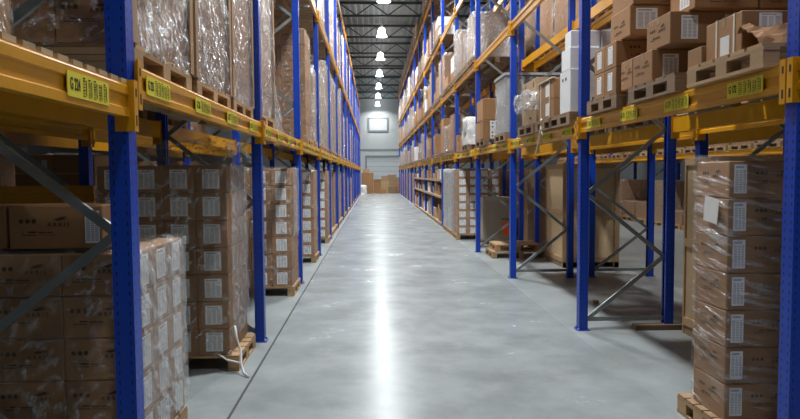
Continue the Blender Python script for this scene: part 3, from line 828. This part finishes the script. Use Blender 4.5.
# fourth bay stickered stack and grey wrapped loads
pallet(2.86, 17.78, 0, 1.22, .84, 'pallet under the stickered stack in third right bay', 'floor pallets right')
sticker_stack(17.38, .80, 2.27, 1, 4, 8, .30, .222, .144, 'third right bay stack', 'cartons of the third right bay stack', seed=31, stk=(.17, .15))
for i, (a, b_) in enumerate([(18.62, 19.75), (19.85, 21.0)]):
    pallet(2.86, (a+b_)/2, 0, 1.2, b_-a, f'pallet under the grey wrapped load on right floor, {ORD[i+1]} of two', 'floor pallets right', False)
    t = thing('grey_load', (2.87, (a+b_)/2, .144)); tag(t, f'grey opaque wrapped load on right floor beside the stickered stack, {ORD[i+1]} of two', 'wrapped load', 'grey wrapped loads')
    obj('load_body', shell_mesh(-.58, .58, -(b_-a)/2, (b_-a)/2, 0, 1.8, M['greyfilm'], .12, .02, 40+i), t)
    obj('stretch_film', shell_mesh(-.595, .595, -(b_-a)/2-.015, (b_-a)/2+.015, 0, 1.81, M['film'], .1, .015, 50+i), t)
# second row floor loads
wrapped_load(3.72, 4.78, 15.4, 16.2, .144, 1.95, 'wrapped carton pile in shade behind the plywood box', 'second row floor loads', False, 1)
pallet(4.25, 15.8, 0, 1.06, .8, 'pallet under the shaded wrapped pile behind the plywood box', 'floor pallets right', False)
for k in range(3, 6):
    for i in range(2):
        a = YR(k)+.3+1.7*i + (2.0 if k == 3 and i == 0 else 0)
        if k == 3 and i == 1: continue
        pallet(4.28, a+.6, 0, 1.06, 1.1, f'pallet on floor of second row, {ORD[k-1]} visible bay, {ORD[i+1]}', 'second row pallets', False)
        wrapped_load(3.74, 4.82, a, a+1.2, .144, 1.9, f'wrapped load on floor of the shaded second row, {ORD[k-1]} bay, {ORD[i+1]}', 'second row floor loads', False, k+i)
# right shelving bays with small goods
CT = 0
for k in range(5, 9):
    y0, y1 = YR(k)+.06, YR(k+1)-.06
    for s_, zz in enumerate((.10, 1.03, 1.61)):
        sb = thing('shelf_board', (2.85, (y0+y1)/2, zz)); tag(sb, f'pale shelf board with wooden edge, {["bottom", "middle", "top"][s_]} shelf of {ORD[k-4]} shelving bay', 'shelf', 'shelving boards')
        MB().box(-.52, .5, -(y1-y0)/2, (y1-y0)/2, -.03, 0).build('board', M['ply'], sb)
        MB().box(-.55, -.52, -(y1-y0)/2, (y1-y0)/2, -.07, .012).build('edge_strip', M['wood'], sb)
        if s_ == 0:
            MB().box(-.4, .5, -(y1-y0)/2+.1, (y1-y0)/2-.1, -.10, -.03).build('plinth', M['darkwood'], sb)
        y = y0+.05; i = 0
        while y < y1-.25:
            wd = R.choice((.28, .34, .42, .5)); hh = R.choice((.22, .3, .36, .42)) if s_ else R.choice((.4, .5, .6, .7))
            if y+wd > y1: break
            i += 1
            mm = R.choice(('carton', 'carton', 'carton2', 'whitebox', 'greytop'))
            cn = {'carton': 'brown', 'carton2': 'pale brown', 'whitebox': 'white', 'greytop': 'grey'}[mm]
            xo = 2.36+R.choice((0, .04, .1))
            carton(xo, xo+.5, y, y+wd-.02, zz, hh, f'{cn} box, {["bottom", "middle", "top"][s_]} shelf of {ORD[k-4]} shelving bay, {ORD[i]} from camera', 'shelving boxes', [('sticker', 'cam', 0, .5, .12, .12)] if R.random() < .4 else [], mm, name='storage_box', cat='box')
            y += wd + R.choice((0, .02, .12))

# ------------------------------------------------------------------ RIGHT first level goods
D0 = 2.42; D1 = 2.38
pa = pallet(2.88, 4.15, D0, 1.2, .92, 'pallet under the torn strapped box, first on the right level', 'first right level pallets')
pallet(2.88, 5.24, D0, 1.2, .90, 'pallet carrying printed cartons, second on the right level', 'first right level pallets', m='darkwood')
pallet(2.88, 6.38, D0, 1.2, .84, 'pallet carrying four stickered cartons, third on the right level', 'first right level pallets', m='darkwood')
zt = D0+.144
# torn strapped carton pair on the first pallet
o = carton(2.33, 2.98, 4.00, 4.44, zt+.0, .262, 'strapped brown carton with barcode sticker on the first right pallet', 'cartons on the first right pallet', [('sticker', 'cam', -.22, .72, .15, .115), ('patch', 'left', .05, .28, .11, .13, 'white')], tape=True)
for u in (-.13, .08):
    b_ = MB(); yy = u; b_.box(-.329, -.325, yy-.009, yy+.009, 0, .265); b_.box(-.329, .329, yy-.009, yy+.009, .262, .266); b_.box(.325, .329, yy-.009, yy+.009, 0, .265)
    b_.build('strap', M['strap'], o)
carton(2.99, 3.4, 3.92, 4.44, zt, .29, 'brown carton behind the strapped one on the first right pallet', 'cartons on the first right pallet')
carton(2.31, 2.62, 4.46, 4.66, zt, .13, 'low torn brown carton at the far end of the first right pallet', 'cartons on the first right pallet')
# crumpled paper / collapsed flap in front
b_ = MB(); n1, n2 = 14, 10; vs = []
for i in range(n1+1):
    for k in range(n2+1):
        a, c = i/n1, k/n2
        hh = (.16+.05*a)*math.sin(PI*min(1, c*.62+.0))**.8 if c > 0 else 0
        vs.append((2.30+.75*a, 3.76+.25*c, zt+.004+hh*(.75+.35*noise.noise(Vector((a*3, c*3, 1)))) + .05*abs(noise.noise(Vector((a*6, c*6, 4))))*(c > 0)))
b_.add(vs, [(i*(n2+1)+k, (i+1)*(n2+1)+k, (i+1)*(n2+1)+k+1, i*(n2+1)+k+1) for i in range(n1) for k in range(n2)])
o = b_.build('crumpled_carton', M['carton']); md = o.modifiers.new('t', 'SOLIDIFY'); md.thickness = .006
tag(o, 'collapsed crumpled brown carton at the camera end of first right pallet', 'carton')
STK = ('sticker', 'cam', -.22, .5, .135, .185)
g2 = 'printed cartons on the second right pallet'
carton(2.31, 2.86, 5.26, 5.66, zt, .262, 'printed carton, bottom row of second right pallet, camera end', g2, [STK, ('logo', 'left', 0, .6, 1.1), ('sticker', 'cam', .38, .82, .09, .035)], tape=True)
carton(2.31, 2.86, 5.67, 5.93, zt, .262, 'printed carton without sticker, bottom row of second right pallet, far end', g2, [('logo', 'left', 0, .6, .95)], tape=True)
carton(2.35, 2.90, 5.03, 5.47, zt+.264, .252, 'printed carton with large sticker, upper row of second right pallet', g2, [STK, ('logo', 'left', 0, .6, 1.1), ('sticker', 'cam', .38, .82, .09, .035)], tape=True)
carton(2.88, 3.42, 5.0, 5.42, zt, .262, 'brown carton deeper on the second right pallet, bottom row', g2)
carton(2.92, 3.44, 4.98, 5.42, zt+.264, .252, 'brown carton deeper on the second right pallet, upper row', g2)
carton(2.50, 3.0, 4.94, 5.36, zt+.518, .262, 'topmost printed carton of the second right pallet', g2, [('logo', 'cam', .05, .5, 1.3), ('sticker', 'left', .1, .5, .16, .19)])
carton(3.02, 3.5, 4.94, 5.36, zt+.518, .262, 'topmost inner carton of the second right pallet', g2, [('logo', 'cam', 0, .5, 1.3)])
g3 = 'stickered cartons on the third right pallet'
for r in range(2):
    for c in range(2):
        carton(2.31, 2.84, 6.06+.3*c, 6.355+.3*c, zt+.252*r, .249, f'carton with aisle sticker on third right pallet, {["bottom", "upper"][r]} row, {["camera", "far"][c]} end', g3, [('sticker', 'left', 0, .52, .12, .17)] + ([('logo', 'cam', .05, .72, 1.2)] if c == 0 else []))
carton(2.86, 3.4, 6.06, 6.5, zt, .50, 'big brown carton behind four stickered ones on third right pallet', g3)
carton(2.36, 2.80, 5.86, 6.34, zt+.504, .275, 'carton with wide sticker on top of the four stickered ones', g3, [('sticker', 'cam', -.15, .55, .2, .19), ('logo', 'left', 0, .5, 1.1)])
carton(2.82, 3.3, 5.90, 6.34, zt+.504, .275, 'carton beside the wide sticker one on third right pallet', g3, [('sticker', 'cam', -.3, .5, .1, .16)])
carton(2.38, 2.86, 5.84, 6.36, zt+.781, .27, 'topmost carton with sticker at the right, third right pallet', g3, [('sticker', 'cam', .25, .5, .17, .19)])
carton(2.88, 3.36, 5.9, 6.36, zt+.781, .27, 'topmost inner carton of the third right pallet', g3)
# bay 2 -- white boxes
z2 = D1+.144
pallet(2.88, 7.85, D1, 1.2, .9, 'pallet under the tall white boxes by the first right frame', 'first right level pallets', m='darkwood')
gw = 'tall white boxes'
carton(2.30, 2.66, 7.45, 7.86, z2, .50, 'white box, lowest of the aisle column beside first right frame', gw, [('text', 'cam', .3, .25, 'R', .11), ('patch', 'left', .1, .8, .05, .035, 'ink'), ('patch', 'left', -.2, .8, .05, .035, 'ink')], 'whitebox', name='white_box', cat='box')
carton(2.30, 2.66, 7.46, 7.80, z2+.502, .25, 'white box, middle of the aisle column beside first right frame', gw, [], 'whitebox', name='white_box', cat='box')
carton(2.31, 2.66, 7.47, 7.70, z2+.754, .19, 'white box, top of the aisle column beside first right frame', gw, [], 'whitebox', name='white_box', cat='box')
carton(2.67, 3.1, 7.46, 7.9, z2, .95, 'tall inner white box with dark print beside first right frame', gw, [('text', 'cam', -.2, .2, 'R', .12)], 'whitebox', name='white_box', cat='box')
# strapped pair
pallet(2.88, 8.58, D1, 1.2, .84, 'pallet under the strapped cartons with hanging strap', 'first right level pallets', m='darkwood')
gs = 'strapped cartons in second right bay'
for r in range(2):
    o = carton(2.31, 2.85, 8.17, 8.92, z2+.25*r, .247, f'strapped carton in second right bay, {["lower", "upper"][r]} of two', gs, [('sticker', 'left', .1, .5, .16, .16), ('sticker', 'cam', -.05 if r == 0 else .3, .4, .16, .14)])
b_ = MB()
for yy in (8.35, 8.78): b_.box(2.302, 2.306, yy-.012, yy+.012, z2, z2+.50); b_.box(2.302, 2.86, yy-.012, yy+.012, z2+.499, z2+.503)
b_.box(2.29, 2.33, 8.16, 8.94, z2+.503, z2+.515)
tag(b_.build('carton_strap', M['strap']), 'white straps bound around the two strapped cartons', 'strap')
tag(MB().tube([(2.300, 8.72, z2+.03), (2.29, 8.74, z2-.12), (2.285, 8.82, z2-.28), (2.28, 8.98, z2-.46)], .013, 5).tube([(2.295, 8.74, z2-.06), (2.285, 8.66, z2-.15), (2.28, 8.6, z2-.2)], .010, 5).build('loose_strap', M['strap'], smooth=True), 'loose white strap end hanging in front of the orange beam', 'strap')
pallet(2.88, 9.6, D1, 1.2, 1.0, 'pallet under the pale printed cartons in second right bay', 'first right level pallets', m='darkwood')
for r in range(2):
    for c in range(2):
        carton(2.33+.5*c, 2.82+.5*c, 9.12, 9.98, z2+.325*r, .32, f'pale carton with dark corner marks, {["lower", "upper"][r]} row, {["aisle", "inner"][c]} side, second right bay', 'pale cartons', [('patch', 'left', .3, .75, .05, .08, 'printink'), ('patch', 'left', -.25, .75, .05, .08, 'printink'), ('patch', 'cam', .3, .7, .06, .07, 'printink'), ('patch', 'left', .1, .3, .12, .03, 'printink')], 'carton2')
me = shell_mesh(-.3, .3, -.35, .35, -.10, .16, M['filmheavy'], .07, .06, 77)
tag(obj('film_bundle', me, None, (2.45, 9.35, z2+.28)), 'bunched clear film wound around the pale cartons', 'plastic film')
# bay 3: grey wrapped load with grey lid
pallet(2.86, 11.6, D1, 1.15, 1.0, 'pallet under the grey lidded wrapped load behind second right frame', 'first right level pallets', m='darkwood')
t = wrapped_load(2.30, 3.32, 11.13, 12.05, z2, 3.52, 'grey wrapped load with flat lid behind second right frame', 'lidded load', True, 5, m='greytop', uniq=True)
MB().box(-.53, .53, -.48, .48, .985, 1.03).build('lid', M['greytop'], t)
pallet(2.86, 13.6, D1, 1.2, 1.1, 'pallet under small white boxes in third right bay', 'first right level pallets', m='darkwood')
gb = 'small white boxes'
for r in range(2):
    for c in range(3):
        carton(2.40+.196*c, 2.592+.196*c, 13.16, 13.5, z2+.19*r, .187, f'small white box with four dots, {["bottom", "top"][r]} row, {ORD[c+1]} from aisle, third right bay', gb, [('patch', 'cam', a, b_, .03, .03, 'ink') for a in (-.22, .22) for b_ in (.3, .7)], 'whitebox', name='white_box', cat='box')
carton(2.25, 2.39, 13.12, 13.5, z2, .38, 'narrow brown carton beside the small white boxes', None)
carton(2.26, 2.86, 13.52, 14.1, z2, .38, 'brown carton behind the small white boxes', None)
carton(2.25, 2.84, 13.14, 13.9, z2+.384, .44, 'large plain brown carton on top of the small white boxes', None, [], tape=True)
# bay 4: white wrapped bale
pallet(2.84, 16.1, D1, 1.1, 1.05, 'pallet under the white wrapped bale in fourth right bay', 'first right level pallets', m='darkwood')
t = thing('wrapped_bale', (2.58, 16.0, z2)); tag(t, 'white wrapped bale with patch label in fourth right bay', 'bale')
obj('bale_body', shell_mesh(-.28, .28, -.4, .4, 0, .64, M['whitebag'], .09, .04, 61), t)
obj('stretch_film', shell_mesh(-.30, .30, -.42, .42, 0, .66, M['film'], .08, .04, 62), t)
b_ = MB(); b_.box(-.325, -.32, -.12, .12, .2, .45); b_.build('label_patch', M['greytop'], t)
carton(2.32, 2.8, 16.7, 17.2, D1, .42, 'brown carton standing beyond the white wrapped bale', None)
carton(2.32, 2.8, 17.35, 17.7, D1, .3, 'small brown carton farther beyond the white wrapped bale', None)
carton(2.34, 2.7, 17.75, 18.15, D1, .5, 'taller brown carton at the end of fourth right bay', None)

# second row, first level: shaded loads seen through the right rack
for k in range(0, 4):
    for i in range(3):
        a = YR(k)+.15+1.17*i
        h = R.choice((.9, 1.25, 1.55))
        pallet(4.28, a+.52, 2.40, 1.1, 1.04, f'pallet on first level of second row, {ORD[k+1]} bay, {ORD[i+1]}', 'second row pallets', False)
        wrapped_load(3.75, 4.82, a, a+1.06, 2.544, 2.544+h, f'shaded wrapped load on first level of second row, {ORD[k+1]} bay, {ORD[i+1]}', 'second row loads', False, R.randint(0, 2))
        if k < 4:
            h = R.choice((1.25, 1.55, 1.7))
            pallet(4.28, a+.52, 4.34, 1.1, 1.04, f'pallet on second level of second row, {ORD[k+1]} bay, {ORD[i+1]}', 'second row pallets', False)
            wrapped_load(3.75, 4.82, a, a+1.06, 4.484, 4.484+h, f'shaded wrapped load on second level of second row, {ORD[k+1]} bay, {ORD[i+1]}', 'second row loads', False, R.randint(0, 2))

# right rack, upper levels and far bays: loose boxes, stacks and wrapped loads
def goods_right(k, l, zb, hmax):
    y = YR(k)+.10; yend = YR(k+1)-.10; i = 0
    lev = f'{LN[l]} level'
    while y < yend-.5:
        i += 1
        wd = R.choice((.8, .9, 1.1))
        if y+wd > yend: wd = yend-y
        a, b_ = y+.03, y+wd-.03
        pallet(2.86, (a+b_)/2, zb, 1.15, round((b_-a)*20)/20, f'pallet on {lev} of {ORD[k+1]} right bay, {ORD[i]} from camera', 'right rack far pallets', False, 'darkwood')
        c = R.random() if k < 9 else .1; zz = zb+.144
        if c < .42:
            h = round(R.uniform(.7, hmax)*5)/5; xo = R.choice((2.29, 2.33))
            wrapped_load(xo, 3.4, a, b_, zz, zz+h, f'wrapped load on {lev} of {ORD[k+1]} right bay, {ORD[i]} from camera', 'right rack wrapped loads', R.random() < .6, R.randint(0, 2), m=R.choice(('carton', 'carton', 'carton2')))
        elif c < .92:
            n = R.choice((1, 2, 2)) ; q = 0; z_ = zz
            xo = R.choice((2.30, 2.36))
            for r in range(n):
                hh = R.choice((.3, .38, .45, .55))
                if z_+hh-zz > hmax: break
                mm = R.choice(('carton', 'carton', 'carton', 'carton2', 'whitebox'))
                cn = {'carton': 'brown', 'carton2': 'pale brown', 'whitebox': 'white'}[mm]
                sp_ = R.random() < .5 and wd > .7
                for s_ in range(2 if sp_ else 1):
                    ya, yb = (a, b_) if not sp_ else ((a, (a+b_)/2-.01) if s_ == 0 else ((a+b_)/2+.01, b_))
                    q += 1
                    carton(xo, xo+.55, ya, yb, z_, hh, f'{cn} carton on {lev}, {ORD[k+1]} right bay, pallet {i}: {ORD[q]} in its pile'.replace('pallet 1:', 'first pallet,').replace('pallet 2:', 'second pallet,').replace('pallet 3:', 'third pallet,').replace('pallet 4:', 'fourth pallet,').replace('pallet 5:', 'fifth pallet,'), 'right rack loose cartons',
                           [('sticker', 'cam', 0, .5, .16, .16)] if R.random() < .5 else [], mm)
                z_ += hh+.003
        y += wd + R.choice((0, .05, .1))
NC = 0
for k in range(4, KR):
    goods_right(k, 0, D1, 1.25)
for k in range(3, KR):
    goods_right(k, 1, 4.36, 1.4)
for k in range(5, KR):
    goods_right(k, 2, 6.45, 1.6)
for k in range(6, KR):
    goods_right(k, 3, 8.84, .75)
# picked-out goods on the second and third right levels
gq = 'white boxes on the second right level'
for r in range(3):
    carton(2.32, 2.85, 15.0, 16.0, 4.504+.27*r, .266, f'white flat carton in pile on second right level behind third frame, {ORD[r+1]} up', gq, [('patch', 'cam', 0, .5, .2, .05, 'ink')], 'whitebox') if False else None
for k in range(9, KR):
    y0 = YR(k)+.1
    for i in range(3):
        a = y0 + 1.16*i
        wrapped_load(2.40, 3.4, a+.03, a+1.1, .144, 1.9, f'wrapped load on floor of {ORD[k+1]} right bay, {ORD[i+1]} from camera', 'right floor far loads', False, i)
        pallet(2.9, a+.56, 0, 1.0, 1.05, f'pallet on floor of {ORD[k+1]} right bay, {ORD[i+1]} from camera', 'right floor far pallets', False)

# goods across the neighbouring aisle
for k in range(1, 8):
    rack_beam(9.65-.032, YR(k)+PITCH/2, 2.30, -1, f'orange beam across the neighbouring aisle, {ORD[k]} bay', 'far aisle beams')
    rack_beam(10.65+.032, YR(k)+PITCH/2, 2.30, 1, f'orange rear beam across the neighbouring aisle, {ORD[k]} bay', 'far aisle beams')
    for i in range(3):
        a = YR(k)+.12+1.17*i; b_ = a+1.08
        h = R.choice((.45, .6, .75, 1.4)) if k > 2 else R.choice((1.4, 1.7))
        pallet(10.12, (a+b_)/2, 0, 1.1, 1.06, f'pallet on floor across the neighbouring aisle, {ORD[k]} bay, {ORD[i+1]}', 'far aisle pallets', False)
        wrapped_load(9.62, 10.65, a, b_, .144, .144+h, f'carton pile on floor across the neighbouring aisle, {ORD[k]} bay, {ORD[i+1]}', 'far aisle piles', False, i, m=R.choice(('carton', 'carton', 'carton2')))
        pallet(10.12, (a+b_)/2, 2.38, 1.1, 1.06, f'pallet on first level across the neighbouring aisle, {ORD[k]} bay, {ORD[i+1]}', 'far aisle pallets', False)
        wrapped_load(9.64, 10.67, a, b_, 2.524, 4.4, f'tall load on first level across the neighbouring aisle, {ORD[k]} bay, {ORD[i+1]}', 'far aisle high loads', False, i)

# ------------------------------------------------------------------ pile at the end of the aisle
ge = 'cartons at the aisle end'
E = [(-1.15, -.02, 60.0, 60.8, 1.95, 'carton', 'tall brown carton at the aisle end beside a white bag'),
     (.05, .62, 60.3, 60.9, .55, 'carton', 'low brown carton in the middle of the aisle end'),
     (.65, 1.45, 60.6, 61.3, 1.15, 'carton2', 'pale square carton in the middle of the aisle end pile'),
     (.55, 1.15, 59.6, 60.2, .42, 'carton', 'small brown carton in front of the aisle end pile'),
     (1.35, 2.2, 62.2, 62.9, 1.75, 'carton2', 'upright pale carton behind the aisle end pile'),
     (2.0, 2.45, 60.2, 60.8, .95, 'carton', 'brown carton at the aisle end near right rack'),
     (.0, 1.2, 64.0, 64.8, 1.3, 'carton', 'wide brown carton at the back of the aisle end pile'),
     (2.05, 2.5, 61.4, 62.0, 1.5, 'carton2', 'tall pale carton at the aisle end by right rack')]
carton(.72, 1.3, 60.7, 61.2, 1.152, .5, 'pale carton on top of the square one in aisle end pile', ge, [], 'carton2')
carton(.1, .55, 60.35, 60.85, .552, .4, 'brown carton on top of the low one in aisle end pile', ge, [], 'carton')
carton(-1.0, -.4, 60.1, 60.7, 1.953, .35, 'small carton on top of the tall one at aisle end', ge, [], 'carton2')
for (a, b_, c, d_, h, mm, lb) in E: carton(a, b_, c, d_, 0, h, lb, ge, [], mm)
t = thing('empty_crate', (1.75, 60.0, 0)); tag(t, 'open slatted wooden crate on the floor at the aisle end', 'crate')
b_ = MB()
for zz in (.05, .25, .45): b_.box(-.4, .4, -.3, -.27, zz, zz+.12); b_.box(-.4, .4, .27, .3, zz, zz+.12); b_.box(-.4, -.37, -.27, .27, zz, zz+.12); b_.box(.37, .4, -.27, .27, zz, zz+.12)
b_.build('slats', M['darkwood'], t); MB().box(-.4, .4, -.3, .3, 0, .04).build('crate_floor', M['wood'], t)
me = shell_mesh(-.3, .3, -.3, .3, 0, .75, M['whitebag'], .12, .09, 91)
tag(obj('plastic_bag', me, None, (-1.0, 59.3, 0)), 'white plastic bag on the floor at the aisle end', 'bag')

# ------------------------------------------------------------------ camera, world, view
cd = bpy.data.cameras.new('camera'); cam = obj('camera', cd)
FPX = 640.0
cd.sensor_width = 36; cd.lens = FPX/800*36; cd.clip_start = .05; cd.clip_end = 300
yaw, pitch, roll = math.atan(26/FPX), math.atan(35.5/FPX), .007
Mx = Matrix.Translation((0, 0, 1.81)) @ Matrix.Rotation(-yaw, 4, 'Z') @ Matrix.Rotation(PI/2-pitch, 4, 'X') @ Matrix.Rotation(-roll, 4, 'Z')
cam.matrix_world = Mx
S.camera = cam
wd = bpy.data.worlds.new('world'); S.world = wd; wd.use_nodes = True
wd.node_tree.nodes['Background'].inputs[0].default_value = (.6, .7, .8, 1); wd.node_tree.nodes['Background'].inputs[1].default_value = .012
S.view_settings.view_transform = 'Standard'; S.view_settings.look = 'None'; S.view_settings.gamma = 1; S.view_settings.use_curve_mapping = False
S.view_settings.exposure = 0.3
cy = S.cycles
cy.use_denoising = True
cy.max_bounces = 10; cy.diffuse_bounces = 4; cy.glossy_bounces = 4; cy.transparent_max_bounces = 24; cy.sample_clamp_indirect = 6
dup = {k: v for k, v in USED.items() if len(v) > 1}
if dup: print('DUP LABELS', len(dup), list(dup.items())[:5])
lng = [k for k in USED if not 4 <= len(k.split()) <= 16]
if lng: print('LEN', lng[:10])
print('N things', len(USED), 'objects', len(bpy.data.objects))
